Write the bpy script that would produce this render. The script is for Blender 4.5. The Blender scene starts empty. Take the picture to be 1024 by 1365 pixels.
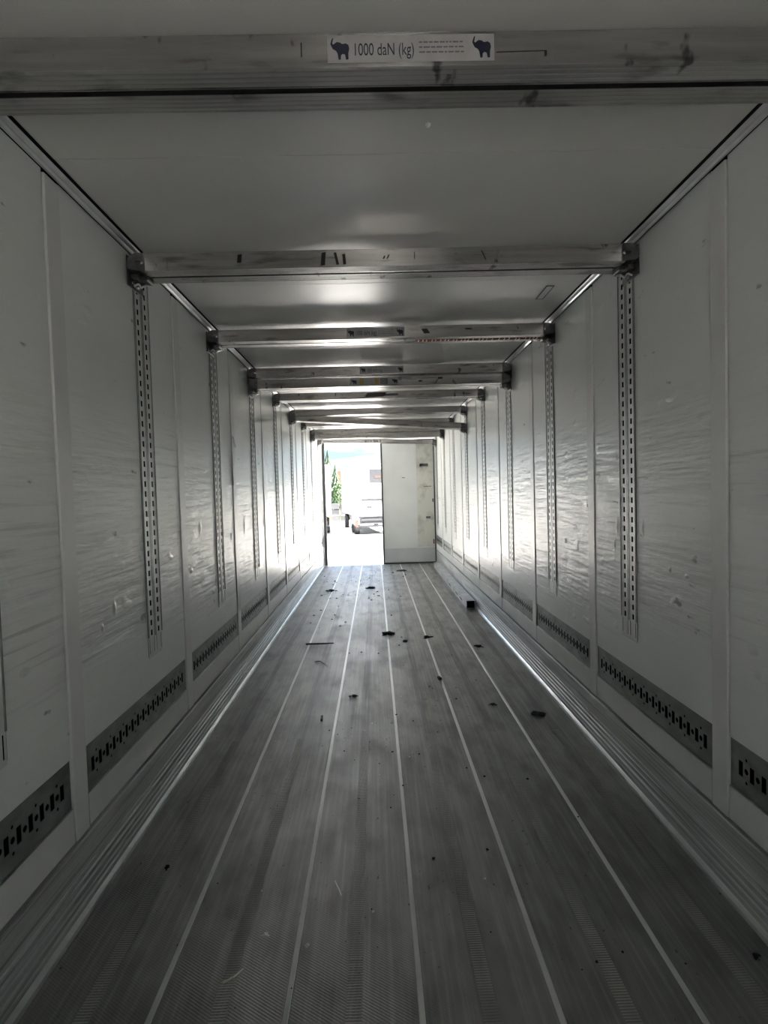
import bpy, bmesh, math, random
from mathutils import Vector, Matrix

random.seed(7)
scn = bpy.context.scene
COL = scn.collection
PI = math.pi

# ------------------------------------------------------------------ camera
F_PX, VPX, VPY, ROLL = 720.0, 499.5, 656.0, 0.028
CAM_H = 1.572
fw = Vector((VPX - 512.0, -(VPY - 682.5), -F_PX)).normalized()
up = Vector((-ROLL, 1.0, 0.0))
up.z = -(up.x * fw.x + up.y * fw.y) / fw.z
up.normalize()
rt = fw.cross(up)
cam_d = bpy.data.cameras.new('camera')
cam_d.sensor_fit = 'HORIZONTAL'
cam_d.sensor_width = 36.0
cam_d.lens = F_PX / 1024.0 * 36.0
cam_d.clip_start = 0.05
cam_d.clip_end = 2000
cam = bpy.data.objects.new('camera', cam_d)
COL.objects.link(cam)
cam.matrix_world = Matrix.Translation((0, 0, CAM_H)) @ Matrix((rt, fw, up)).to_4x4()
scn.camera = cam

# ------------------------------------------------------------------ colour management and light
scn.view_settings.view_transform = 'Standard'
scn.view_settings.look = 'None'
scn.view_settings.gamma = 1.0
scn.view_settings.use_curve_mapping = False
scn.view_settings.exposure = 4.5
scn.cycles.max_bounces = 24
scn.cycles.diffuse_bounces = 14
scn.cycles.glossy_bounces = 12
scn.cycles.caustics_reflective = True
scn.cycles.sample_clamp_indirect = 4.0
scn.cycles.blur_glossy = 1.0

SKY_STRENGTH = 0.14
w = bpy.data.worlds.new('sky')
scn.world = w
w.use_nodes = True
nt = w.node_tree
nt.nodes.clear()
N = nt.nodes.new
out = N('ShaderNodeOutputWorld'); bg = N('ShaderNodeBackground')
tc = N('ShaderNodeTexCoord'); sep = N('ShaderNodeSeparateXYZ')
nt.links.new(tc.outputs['Generated'], sep.inputs[0])
ramp = N('ShaderNodeValToRGB')
ramp.color_ramp.elements[0].position = 0.0
ramp.color_ramp.elements[0].color = (0.26, 0.46, 0.56, 1)
ramp.color_ramp.elements[1].position = 0.5
ramp.color_ramp.elements[1].color = (0.12, 0.28, 0.62, 1)
nt.links.new(sep.outputs['Z'], ramp.inputs[0])
mp = N('ShaderNodeMapping'); mp.inputs['Scale'].default_value = (3.0, 3.0, 22.0)
nt.links.new(tc.outputs['Generated'], mp.inputs[0])
no = N('ShaderNodeTexNoise'); no.inputs['Scale'].default_value = 1.6; no.inputs['Detail'].default_value = 6
nt.links.new(mp.outputs[0], no.inputs[0])
cr = N('ShaderNodeValToRGB')
cr.color_ramp.elements[0].position = 0.47; cr.color_ramp.elements[1].position = 0.68
nt.links.new(no.outputs[0], cr.inputs[0])
mx = N('ShaderNodeMixRGB'); mx.inputs[2].default_value = (0.9, 0.92, 0.94, 1)
nt.links.new(cr.outputs[0], mx.inputs[0]); nt.links.new(ramp.outputs[0], mx.inputs[1])
nt.links.new(mx.outputs[0], bg.inputs[0])
bg.inputs[1].default_value = SKY_STRENGTH
nt.links.new(bg.outputs[0], out.inputs[0])

sun_d = bpy.data.lights.new('sun', 'SUN')
sun_d.energy = 6.0
sun_d.angle = math.radians(0.53)
sun_d.color = (1.0, 0.97, 0.94)
sun = bpy.data.objects.new('sun', sun_d)
COL.objects.link(sun)
sun.rotation_euler = Vector((-0.60, 0.02, -0.80)).to_track_quat('-Z', 'Y').to_euler()

# daylight sampling help for the open doorways (portals give off no light of their own)
def portal(name, loc, rot, sx, sy):
    d = bpy.data.lights.new(name, 'AREA')
    d.shape = 'RECTANGLE'; d.size = sx; d.size_y = sy
    d.cycles.is_portal = True
    o = bpy.data.objects.new(name, d)
    o.location = loc; o.rotation_euler = rot
    COL.objects.link(o)
portal('doorway_portal', (-0.5, 11.95, 1.35), (-PI / 2, 0, 0), 1.26, 2.7)

# ------------------------------------------------------------------ materials
MATS = {}
def mat(name, c1, c2=None, metallic=0.0, rough=0.5, nscale=(3, 3, 3), ndetail=5, lo=0.35, hi=0.65,
        bump=0.0, bscale=(20, 20, 20), bdist=0.01, rvar=0.0, world=True, extra=None, spec=0.5):
    m = bpy.data.materials.new(name)
    m.use_nodes = True
    t = m.node_tree
    b = t.nodes['Principled BSDF']
    b.inputs['Metallic'].default_value = metallic
    b.inputs['Roughness'].default_value = rough
    b.inputs['Specular IOR Level'].default_value = spec
    L = t.links.new
    if world:
        src = t.nodes.new('ShaderNodeNewGeometry').outputs['Position']
    else:
        src = t.nodes.new('ShaderNodeTexCoord').outputs['Object']
    def noise(scale, detail=5, w_=0.0):
        mpn = t.nodes.new('ShaderNodeMapping')
        mpn.inputs['Scale'].default_value = scale
        mpn.inputs['Location'].default_value = (w_, w_, w_)
        L(src, mpn.inputs[0])
        nn = t.nodes.new('ShaderNodeTexNoise')
        nn.inputs['Scale'].default_value = 1.0
        nn.inputs['Detail'].default_value = detail
        L(mpn.outputs[0], nn.inputs[0])
        return nn.outputs[0]
    def rampv(x, lo, hi, a=0.0, bb=1.0):
        r = t.nodes.new('ShaderNodeMapRange')
        r.inputs[1].default_value = lo; r.inputs[2].default_value = hi
        r.inputs[3].default_value = a; r.inputs[4].default_value = bb
        L(x, r.inputs[0])
        return r.outputs[0]
    def mix(fac, a, bcol):
        x = t.nodes.new('ShaderNodeMixRGB')
        L(fac, x.inputs[0])
        if isinstance(a, tuple): x.inputs[1].default_value = (*a, 1)
        else: L(a, x.inputs[1])
        if isinstance(bcol, tuple): x.inputs[2].default_value = (*bcol, 1)
        else: L(bcol, x.inputs[2])
        return x.outputs[0]
    def math_(op, a, bb):
        x = t.nodes.new('ShaderNodeMath'); x.operation = op
        for i, v in enumerate((a, bb)):
            if isinstance(v, (int, float)): x.inputs[i].default_value = v
            else: L(v, x.inputs[i])
        return x.outputs[0]
    col = None
    if c2 is not None:
        f = rampv(noise(nscale, ndetail), lo, hi)
        col = mix(f, tuple(c1), tuple(c2))
        if rvar:
            L(rampv(noise(nscale, ndetail, 3.3), 0.3, 0.7, max(0.03, rough - rvar), rough + rvar), b.inputs['Roughness'])
    height = None
    if bump:
        height = math_('MULTIPLY', noise(bscale, 4, 1.7), 1.0)
    if extra:
        col, height = extra(t, b, src, noise, rampv, mix, math_, col, height)
    if col is not None: L(col, b.inputs['Base Color'])
    else: b.inputs['Base Color'].default_value = (*c1, 1)
    if height is not None:
        bn = t.nodes.new('ShaderNodeBump')
        bn.inputs['Strength'].default_value = bump
        bn.inputs['Distance'].default_value = bdist
        L(height, bn.inputs['Height']); L(bn.outputs[0], b.inputs['Normal'])
    MATS[name] = m
    return m

def wall_extra(t, b, src, noise, rampv, mix, math_, col, height):
    # horizontal rub marks and dents, strongest in the belt where the freight touches
    sp = t.nodes.new('ShaderNodeSeparateXYZ'); t.links.new(src, sp.inputs[0])
    belt = math_('MULTIPLY', rampv(sp.outputs['Z'], 0.65, 0.95), rampv(sp.outputs['Z'], 2.1, 1.65))
    s1 = rampv(noise((2, 1.3, 46), 6), 0.56, 0.66)
    s2 = rampv(noise((3, 0.8, 3), 3, 5.0), 0.38, 0.62)
    mark = math_('MULTIPLY', math_('MULTIPLY', s1, s2), belt)
    col = mix(math_('MULTIPLY', mark, 0.45), col, (0.30, 0.30, 0.29))
    spots = rampv(noise((11, 7, 15), 3, 9.0), 0.71, 0.75)
    col = mix(math_('MULTIPLY', spots, 0.6), col, (0.12, 0.12, 0.11))
    h1 = noise((2, 2.6, 26), 5, 2.0)
    h2 = noise((2, 7, 9), 2, 7.0)
    dent = rampv(noise((3, 5, 9), 2, 21.0), 0.66, 0.78)
    h = math_('MULTIPLY', math_('ADD', math_('MULTIPLY', h1, 0.8), math_('MULTIPLY', h2, 0.5)), math_('ADD', math_('MULTIPLY', belt, 0.9), 0.06))
    h = math_('ADD', h, math_('MULTIPLY', dent, 0.35))
    return col, h

mat('painted_wall', (0.80, 0.825, 0.805), (0.745, 0.765, 0.75), rough=0.33, nscale=(1, 1.2, 1.8), bump=0.8, bdist=0.014, extra=wall_extra, spec=0.6)
mat('painted_strip', (0.75, 0.755, 0.745), (0.69, 0.695, 0.685), rough=0.32, nscale=(4, 4, 2), bump=0.10, bscale=(8, 8, 8), bdist=0.004)
mat('ceiling_paint', (0.58, 0.59, 0.57), (0.52, 0.53, 0.51), rough=0.24, nscale=(1.5, 1.5, 1), bump=0.10, bscale=(0.8, 2.2, 1), bdist=0.03, spec=0.6)
mat('galvanised_rail', (0.20, 0.21, 0.205), (0.29, 0.30, 0.29), metallic=0.45, rough=0.42, nscale=(20, 9, 20))
mat('track_steel', (0.62, 0.625, 0.61), (0.68, 0.69, 0.67), metallic=0.3, rough=0.38, nscale=(6, 6, 3))
mat('dark_gap', (0.004, 0.004, 0.004), rough=0.9, spec=0.0)
mat('rubber_and_shade', (0.006, 0.006, 0.006), rough=0.7, spec=0.1)  # seal rubber, and the black that paints shade in beam slots and tube end

def kick_extra(t, b, src, noise, rampv, mix, math_, col, height):
    g = rampv(noise((20, 1.0, 90), 5, 4.0), 0.50, 0.70)
    col = mix(math_('MULTIPLY', g, 0.75), col, (0.10, 0.10, 0.10))
    return col, math_('MULTIPLY', noise((20, 1.0, 90), 5, 4.0), -1.0)
mat('kick_aluminium', (0.64, 0.65, 0.65), (0.48, 0.49, 0.49), metallic=0.25, rough=0.36, nscale=(6, 1.5, 14), bump=0.25, bdist=0.003, extra=kick_extra)
mat('bead_aluminium', (0.80, 0.81, 0.82), (0.60, 0.61, 0.62), metallic=0.8, rough=0.30, nscale=(8, 5, 8))

def beam_extra(t, b, src, noise, rampv, mix, math_, col, height):
    g = rampv(noise((5, 12, 30), 5, 6.0), 0.56, 0.72)
    col = mix(math_('MULTIPLY', g, 0.7), col, (0.06, 0.055, 0.05))
    g2 = rampv(noise((14, 6, 9), 3, 12.0), 0.66, 0.72)
    col = mix(math_('MULTIPLY', g2, 0.8), col, (0.02, 0.02, 0.02))
    return col, height
mat('beam_aluminium', (0.43, 0.42, 0.41), (0.32, 0.315, 0.305), metallic=0.85, rough=0.24, nscale=(2.5, 10, 30), bump=0.12, bscale=(2, 60, 60), bdist=0.002, extra=beam_extra)
mat('head_steel', (0.10, 0.10, 0.105), (0.16, 0.16, 0.16), metallic=0.7, rough=0.45, nscale=(25, 25, 25))
mat('lever_steel', (0.55, 0.55, 0.55), metallic=0.9, rough=0.3)
mat('label_foil', (0.46, 0.45, 0.45), (0.40, 0.39, 0.39), rough=0.4, nscale=(20, 20, 20))
mat('ink_navy', (0.010, 0.012, 0.035), rough=0.5)
mat('ink_grey', (0.16, 0.15, 0.16), rough=0.5)
mat('sticker_yellow', (0.45, 0.32, 0.12), rough=0.5)
mat('red_webbing', (0.30, 0.02, 0.02), (0.18, 0.015, 0.015), rough=0.8, nscale=(60, 60, 60))
mat('white_webbing', (0.7, 0.66, 0.62), rough=0.8)

PL = 0.412                    # floor plank pitch
def floor_extra(t, b, src, noise, rampv, mix, math_, col, height):
    sp = t.nodes.new('ShaderNodeSeparateXYZ'); t.links.new(src, sp.inputs[0])
    # darker worn track along the middle of every plank (grime packed in the ribs)
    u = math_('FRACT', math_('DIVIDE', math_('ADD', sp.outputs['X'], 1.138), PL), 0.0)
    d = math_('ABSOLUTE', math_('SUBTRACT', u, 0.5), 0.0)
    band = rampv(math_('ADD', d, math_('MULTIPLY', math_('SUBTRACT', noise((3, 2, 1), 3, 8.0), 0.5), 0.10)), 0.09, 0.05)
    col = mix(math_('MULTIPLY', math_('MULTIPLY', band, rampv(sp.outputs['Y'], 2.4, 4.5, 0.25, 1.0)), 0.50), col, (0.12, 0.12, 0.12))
    streak = rampv(noise((60, 1.4, 1), 4, 3.0), 0.45, 0.72)
    col = mix(math_('MULTIPLY', streak, 0.40), col, (0.60, 0.60, 0.59))
    blot = rampv(noise((9, 3.5, 1), 9, 5.0), 0.46, 0.74)
    col = mix(math_('MULTIPLY', blot, 0.55), col, (0.13, 0.13, 0.13))
    speck = rampv(noise((45, 30, 1), 3, 11.0), 0.69, 0.74)
    col = mix(math_('MULTIPLY', speck, 0.6), col, (0.03, 0.03, 0.03))
    rust = rampv(noise((4, 2.5, 1), 3, 17.0), 0.68, 0.80)
    col = mix(math_('MULTIPLY', rust, 0.35), col, (0.17, 0.10, 0.07))
    # herringbone anti-slip relief
    wv = t.nodes.new('ShaderNodeTexWave'); wv.bands_direction = 'DIAGONAL'
    wv.inputs['Scale'].default_value = 38.0; wv.inputs['Distortion'].default_value = 0.0
    mp2 = t.nodes.new('ShaderNodeMapping')
    t.links.new(src, mp2.inputs[0]); t.links.new(mp2.outputs[0], wv.inputs[0])
    mp2.inputs['Scale'].default_value = (1.0, 1.6, 0.0)
    hgt = math_('ADD', math_('MULTIPLY', wv.outputs[0], 0.7), math_('MULTIPLY', noise((90, 60, 1), 3, 2.0), 0.8))
    t.links.new(rampv(noise((4, 3, 1), 4, 14.0), 0.3, 0.7, 0.42, 0.56), b.inputs['Roughness'])
    return col, hgt
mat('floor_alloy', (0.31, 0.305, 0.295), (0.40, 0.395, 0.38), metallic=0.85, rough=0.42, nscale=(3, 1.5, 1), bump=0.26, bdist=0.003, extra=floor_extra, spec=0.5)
mat('floor_rib', (0.58, 0.57, 0.55), (0.42, 0.41, 0.40), metallic=0.8, rough=0.45, nscale=(10, 3, 1))
mat('joint_alloy', (0.88, 0.88, 0.87), (0.66, 0.66, 0.65), metallic=0.5, rough=0.36, nscale=(10, 1.2, 1), lo=0.45, hi=0.75)

mat('door_white', (0.84, 0.86, 0.86), (0.78, 0.80, 0.80), rough=0.38, nscale=(2, 2, 2))
mat('door_kick', (0.66, 0.69, 0.71), (0.60, 0.63, 0.65), metallic=0.2, rough=0.4, nscale=(3, 3, 3))
mat('door_tape', (0.74, 0.74, 0.69), (0.40, 0.39, 0.36), rough=0.6, nscale=(5, 5, 4), lo=0.48, hi=0.75)
mat('seal_rubber', (0.055, 0.06, 0.06), rough=0.55)
mat('outer_white', (0.8, 0.8, 0.8), rough=0.4)

mat('dirt_dark', (0.035, 0.030, 0.025), (0.012, 0.010, 0.008), rough=0.95, nscale=(80, 80, 80))
mat('wood_dark', (0.07, 0.05, 0.04), rough=0.9)
mat('straw_pale', (0.80, 0.76, 0.66), rough=0.8)
mat('pebble_pale', (0.9, 0.89, 0.85), (0.75, 0.73, 0.70), rough=0.8, nscale=(60, 60, 60))
mat('plastic_black', (0.01, 0.01, 0.01), rough=0.4)
mat('string_white', (0.8, 0.8, 0.8), rough=0.6)

# outside
mat('yard_gravel', (0.58, 0.555, 0.52), (0.48, 0.46, 0.43), rough=0.9, nscale=(0.5, 2.0, 1), bump=0.2, bscale=(5, 5, 5), bdist=0.03)
mat('grass', (0.09, 0.12, 0.03), (0.14, 0.15, 0.04), rough=0.9, nscale=(3, 3, 3))
mat('truck_white', (0.82, 0.82, 0.82), (0.76, 0.76, 0.77), rough=0.35, nscale=(1, 1, 1))
mat('truck_grey', (0.026, 0.028, 0.032), (0.018, 0.020, 0.024), rough=0.4, nscale=(2, 2, 2))
mat('truck_orange', (0.07, 0.028, 0.015), rough=0.4)
mat('tyre', (0.02, 0.02, 0.02), rough=0.8)
mat('rim', (0.05, 0.05, 0.055), metallic=0.2, rough=0.5)
mat('chassis_dark', (0.02, 0.022, 0.028), rough=0.6)
mat('lamp_red', (0.20, 0.04, 0.02), rough=0.3)
mat('leaf_dark', (0.012, 0.026, 0.012), (0.024, 0.045, 0.020), rough=0.8, nscale=(2, 2, 2))
mat('leaf_bright', (0.030, 0.065, 0.022), (0.05, 0.09, 0.03), rough=0.8, nscale=(2, 2, 2))
mat('bark', (0.12, 0.08, 0.05), rough=0.9)
mat('roof_orange', (0.14, 0.05, 0.025), rough=0.8)
mat('house_wall', (0.70, 0.68, 0.62), rough=0.8)
mat('window_dark', (0.05, 0.06, 0.08), rough=0.15)
mat('pole_grey', (0.08, 0.08, 0.09), metallic=0.5, rough=0.5)

# ------------------------------------------------------------------ helpers
def link(name, me, parent=None, loc=(0, 0, 0), rot=(0, 0, 0)):
    o = bpy.data.objects.new(name, me)
    COL.objects.link(o)
    o.location = loc
    o.rotation_euler = rot
    if parent is not None: o.parent = parent
    return o

def tag(o, label=None, cat=None, group=None, kind=None):
    if label: o['label'] = label
    if cat: o['category'] = cat
    if group: o['group'] = group
    if kind: o['kind'] = kind
    return o

def empty(name, loc=(0, 0, 0), rot=(0, 0, 0)):
    o = link(name, None, None, loc, rot)
    o.empty_display_size = 0.1
    return o

def finish(bm, name, mats, smooth=False):
    bmesh.ops.recalc_face_normals(bm, faces=bm.faces)
    me = bpy.data.meshes.new(name)
    bm.to_mesh(me); bm.free()
    for m in (mats if isinstance(mats, (list, tuple)) else [mats]):
        me.materials.append(MATS[m])
    if smooth:
        for p in me.polygons: p.use_smooth = True
    return me

def box(bm, x0, x1, y0, y1, z0, z1, mi=0, bev=0.0, M=None):
    vs = [bm.verts.new(v) for v in ((x0, y0, z0), (x1, y0, z0), (x1, y1, z0), (x0, y1, z0),
                                    (x0, y0, z1), (x1, y0, z1), (x1, y1, z1), (x0, y1, z1))]
    fs = [bm.faces.new([vs[i] for i in f]) for f in ((0, 3, 2, 1), (4, 5, 6, 7), (0, 1, 5, 4), (1, 2, 6, 5), (2, 3, 7, 6), (3, 0, 4, 7))]
    for f in fs: f.material_index = mi
    geom = vs
    if bev > 0:
        es = list({e for f in fs for e in f.edges})
        r = bmesh.ops.bevel(bm, geom=es, offset=bev, segments=1, affect='EDGES', profile=0.5)
        for f in r['faces']: f.material_index = mi
        geom = list({v for f in r['faces'] for v in f.verts} | {v for v in vs if v.is_valid})
    if M is not None:
        bmesh.ops.transform(bm, matrix=M, verts=[v for v in geom if v.is_valid])
    return fs

def extrude_profile(bm, pts, a0, a1, axis='y', mi=0, closed=True, caps=True):
    """sweep 2-D points along an axis; axis 'y': pts are (x,z); axis 'x': pts are (y,z); axis 'z': pts are (x,y)"""
    def P(p, a):
        return {'y': (p[0], a, p[1]), 'x': (a, p[0], p[1]), 'z': (p[0], p[1], a)}[axis]
    A = [bm.verts.new(P(p, a0)) for p in pts]
    B = [bm.verts.new(P(p, a1)) for p in pts]
    n = len(pts)
    for i in range(n if closed else n - 1):
        j = (i + 1) % n
        bm.faces.new((A[i], A[j], B[j], B[i])).material_index = mi
    if closed and caps:
        bm.faces.new(A[::-1]).material_index = mi
        bm.faces.new(B).material_index = mi

def cyl(bm, p0, p1, r0, r1=None, n=12, mi=0):
    p0, p1 = Vector(p0), Vector(p1)
    r1 = r0 if r1 is None else r1
    d = (p1 - p0)
    q = d.normalized().to_track_quat('Z', 'Y')
    A, B = [], []
    for i in range(n):
        a = 2 * PI * i / n
        v = q @ Vector((math.cos(a), math.sin(a), 0))
        A.append(bm.verts.new(p0 + v * r0)); B.append(bm.verts.new(p1 + v * r1))
    for i in range(n):
        j = (i + 1) % n
        bm.faces.new((A[i], A[j], B[j], B[i])).material_index = mi
    bm.faces.new(A[::-1]).material_index = mi
    bm.faces.new(B).material_index = mi

def rect(u0, u1, v0, v1): return [(u0, v0), (u1, v0), (u1, v1), (u0, v1)]
def circ(u, v, r, n=8): return [(u + r * math.cos(2 * PI * i / n), v + r * math.sin(2 * PI * i / n)) for i in range(n)]

def holed(bm, outer, holes, P, depth, mi=0):
    """plate with real holes. P(u, v, d) -> 3-D point, d = distance behind the face"""
    edges, loops = [], []
    for lp in [outer] + holes:
        vs = [bm.verts.new(P(u, v, 0)) for u, v in lp]
        loops.append((lp, vs))
        for i in range(len(vs)):
            edges.append(bm.edges.new((vs[i], vs[(i + 1) % len(vs)])))
    r = bmesh.ops.triangle_fill(bm, use_beauty=True, use_dissolve=False, edges=edges)
    for g in r['geom']:
        if isinstance(g, bmesh.types.BMFace): g.material_index = mi
    for lp, vs in loops:
        bs = [bm.verts.new(P(u, v, depth)) for u, v in lp]
        for i in range(len(vs)):
            j = (i + 1) % len(vs)
            bm.faces.new((vs[i], vs[j], bs[j], bs[i])).material_index = mi

# ------------------------------------------------------------------ trailer shell
XL, XR = -1.150, 1.310
Y0, Y1 = -1.60, 11.66
H = 2.762
SEAM0, SPITCH, SW = 2.030, 1.213, 0.094
TRACK0, TPITCH = 1.560, 1.211

# floor ---------------------------------------------------------------
bm = bmesh.new(); box(bm, XL - 0.06, XR + 0.06, Y0, Y1, -0.16, -0.012)
floor = link('floor', finish(bm, 'floor', 'dark_gap'))
tag(floor, 'dark grooved aluminium trailer floor with pale joint lines', 'floor', kind='structure')
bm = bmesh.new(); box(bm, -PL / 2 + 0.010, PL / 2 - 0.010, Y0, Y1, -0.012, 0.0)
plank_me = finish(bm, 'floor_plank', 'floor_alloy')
FX0 = -1.138 + PL / 2
bm = bmesh.new()
for i in range(230):
    y = 1.25 + i * 0.0095
    box(bm, -0.024, 0.024, y, y + 0.0045, 0.0, 0.0009)
rib_me = finish(bm, 'grip_ribs', 'floor_rib')
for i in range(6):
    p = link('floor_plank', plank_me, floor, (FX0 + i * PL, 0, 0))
    q = link('grip_ribs', rib_me, p, (0, 0, 0)); q['kind'] = 'stuff'
bm = bmesh.new(); extrude_profile(bm, [(-0.0095, -0.012), (0.0095, -0.012), (0.0095, 0.001), (0.007, 0.0025), (-0.007, 0.0025), (-0.0095, 0.001)], Y0, Y1)
joint_me = finish(bm, 'joint_strip', 'joint_alloy')
for i in range(1, 6):
    link('joint_strip', joint_me, floor, (-1.138 + i * PL, 0, 0))
bm = bmesh.new(); box(bm, XL - 0.05, XR + 0.05, Y1 - 0.02, Y1 + 0.10, -0.16, -0.002, bev=0.01)
link('door_sill', finish(bm, 'door_sill', 'joint_alloy'), floor)

# walls ---------------------------------------------------------------
def build_wall(name, x, flip, label):
    """local frame: +x points into the trailer, local y = world y (left) or -world y (right, turned half round)"""
    s = -1 if flip else 1
    rot = (0, 0, PI if flip else 0)
    def ly(y): return s * y
    bm = bmesh.new()
    a, b = sorted((ly(Y0), ly(Y1)))
    box(bm, -0.09, -0.022, a, b, 0.0, H + 0.06)
    wall = link(name, finish(bm, name, ['dark_gap']), None, (x, 0, 0), rot)
    tag(wall, label, 'wall', kind='structure')
    # kick plate
    prof = [(-0.022, 0.292), (0.010, 0.292), (0.013, 0.288), (0.013, 0.276), (0.009, 0.272), (0.009, 0.175)]
    z = 0.172
    for k in range(4):
        prof += [(0.012, z), (0.012, z - 0.014), (0.006, z - 0.018), (0.006, z - 0.026)]
        z -= 0.031
    prof += [(0.010, z), (0.010, 0.030), (-0.022, 0.030)]
    bm = bmesh.new(); extrude_profile(bm, prof, a, b)
    link('kick_plate', finish(bm, 'kick_plate', 'kick_aluminium'), wall)
    bm = bmesh.new(); extrude_profile(bm, [(-0.022, 0.0), (0.026, 0.0), (0.026, 0.005), (0.023, 0.016), (0.016, 0.025), (0.010, 0.030), (-0.022, 0.030)], a, b)
    link('floor_bead', finish(bm, 'floor_bead', 'bead_aluminium'), wall)
    # modules
    L = SPITCH - SW - 0.013
    h = L / 2
    bm = bmesh.new(); box(bm, -0.022, 0.0, -h, h, 0.617, H - 0.004)
    panel_me = finish(bm, 'wall_panel', 'painted_wall')
    bm = bmesh.new(); extrude_profile(bm, [(-0.022, 0.302), (0.002, 0.302), (0.003, 0.305), (0.003, 0.426), (0.0005, 0.431), (-0.022, 0.431)], -h, h)
    lower_me = finish(bm, 'lower_panel', 'painted_strip')
    bm = bmesh.new(); box(bm, -0.004, 0.0045, -h, h, 0.4285, 0.4325)
    lip_me = finish(bm, 'lip_edge', 'bead_aluminium')
    # anchor rail with real holes
    holes = []
    per = 0.0588
    n = int((L - 0.04) / per)
    u0 = -(n - 1) * per / 2
    for i in range(n):
        u = u0 + i * per
        holes.append(rect(u - 0.012, u + 0.012, 0.5225 - 0.028, 0.5225 + 0.028))
        if i < n - 1:
            c = u + per / 2
            holes.append(circ(c, 0.5225, 0.0115, 8))
            if i % 2 == 0:
                holes.append(circ(c, 0.5225 + 0.042, 0.0068, 6)); holes.append(circ(c, 0.5225 - 0.042, 0.0068, 6))
    bm = bmesh.new()
    holed(bm, rect(-h, h, 0.434, 0.613), holes, lambda u, v, d: (-0.004 - d, u, v), 0.0015)
    box(bm, -0.010, -0.0056, -h, h, 0.434, 0.613, mi=1)
    rail_me = finish(bm, 'anchor_rail', ['galvanised_rail', 'dark_gap'])
    bm = bmesh.new()
    extrude_profile(bm, [(-0.022, -SW / 2), (0.002, -SW / 2), (0.0055, -SW / 2 + 0.0025), (0.0055, SW / 2 - 0.0025), (0.002, SW / 2), (-0.022, SW / 2)], 0.302, H - 0.02, axis='z')
    strip_me = finish(bm, 'cover_strip', 'painted_strip')
    k0 = math.ceil((Y0 - SEAM0) / SPITCH)
    k = k0
    while True:
        ys = SEAM0 + k * SPITCH
        if ys > Y1 - 0.03: break
        link('cover_strip', strip_me, wall, (0, ly(ys), 0))
        k += 1
    for k in range(k0 - 1, k0 + 12):
        yc = SEAM0 + (k + 0.5) * SPITCH
        if yc + h > Y1 + 0.05: break
        link('wall_panel', panel_me, wall, (0, ly(yc), 0))
        link('lower_panel', lower_me, wall, (0, ly(yc), 0))
        link('lip_edge', lip_me, wall, (0, ly(yc), 0))
        link('anchor_rail', rail_me, wall, (0, ly(yc), 0))
        last = yc + h
    # short closing piece at the door
    y_a = last + 0.09
    if Y1 - y_a > 0.05:
        c0, c1 = sorted((ly(y_a), ly(Y1)))
        bm = bmesh.new(); box(bm, -0.022, 0.0, c0, c1, 0.302, H - 0.004)
        link('wall_panel', finish(bm, 'wall_panel', 'painted_wall'), wall)
    # ladder tracks (double-deck tracks) set on the wall face
    TW, z0, z1 = 0.166, 0.770, H - 0.006
    holes = []
    zz = 0.880
    while zz < z1 - 0.05:
        for cu in (-0.042, 0.044):
            holes.append(rect(cu - 0.011, cu + 0.011, zz, zz + 0.029))
        zz += 0.050
    for cu, zlo in ((-0.070, 0.79), (-0.014, 0.79), (0.014, 0.79), (0.070, 0.79)):
        holes.append(rect(cu - 0.0045, cu + 0.0045, zlo, 0.868))
    bm = bmesh.new()
    holed(bm, rect(-TW / 2, TW / 2, z0, z1), holes, lambda u, v, d: (0.003 - d, u, v), 0.010)
    track_me = finish(bm, 'ladder_track', 'track_steel')
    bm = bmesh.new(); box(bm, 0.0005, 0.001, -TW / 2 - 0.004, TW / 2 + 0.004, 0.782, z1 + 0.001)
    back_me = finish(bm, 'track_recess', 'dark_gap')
    bm = bmesh.new()
    for cu in (-0.081, 0.081):
        box(bm, 0.003, 0.007, cu - 0.003, cu + 0.003, 0.875, z1)
    box(bm, 0.003, 0.0045, -0.013, 0.013, 0.870, z1)
    edge_me = finish(bm, 'track_rim', 'galvanised_rail')
    for k in range(-1, 9):
        y = TRACK0 + k * TPITCH
        if y > Y1 - 0.2: break
        tr = link('ladder_track', track_me, wall, (0, ly(y), 0))
        link('track_recess', back_me, tr)
        link('track_rim', edge_me, tr)
    return wall

wall_l = build_wall('wall_left', XL, False, 'white panelled trailer wall on the left with slotted tracks and low lashing rail')
wall_r = build_wall('wall_right', XR, True, 'white panelled trailer wall on the right with scuffed panels and low lashing rail')

# dents knocked into the wall sheets, and a thin hooked string
def dent(wall, flip, y, z, ry, rz, depth=0.006):
    bm = bmesh.new()
    rings, seg = 5, 14
    rows = []
    for i in range(rings + 1):
        t_ = i / rings
        hgt = depth * (math.cos(t_ * PI) * 0.5 + 0.5)
        if i == 0:
            rows.append([bm.verts.new((hgt, 0, 0))])
        else:
            rows.append([bm.verts.new((hgt if i < rings else 0.0002, ry * t_ * math.cos(2 * PI * j / seg), rz * t_ * math.sin(2 * PI * j / seg))) for j in range(seg)])
    for j in range(seg):
        bm.faces.new((rows[0][0], rows[1][j], rows[1][(j + 1) % seg]))
    for i in range(1, rings):
        for j in range(seg):
            k = (j + 1) % seg
            bm.faces.new((rows[i][j], rows[i + 1][j], rows[i + 1][k], rows[i][k]))
    o = link('bulge', finish(bm, 'bulge', 'painted_strip', smooth=True), wall, (0.0, -y if flip else y, z))
for y, z, ry, rz in ((2.36, 1.10, .02, .04), (2.25, 1.04, .015, .02), (3.55, 1.37, .03, .05), (3.35, 1.12, .04, .02), (4.75, 1.30, .03, .09), (1.75, 1.02, .03, .015),
                     (4.3, 1.25, .02, .05), (5.55, 1.3, .03, .08), (2.40, 1.42, .025, .012)):
    dent(wall_l, False, y, z, ry, rz)
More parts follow.
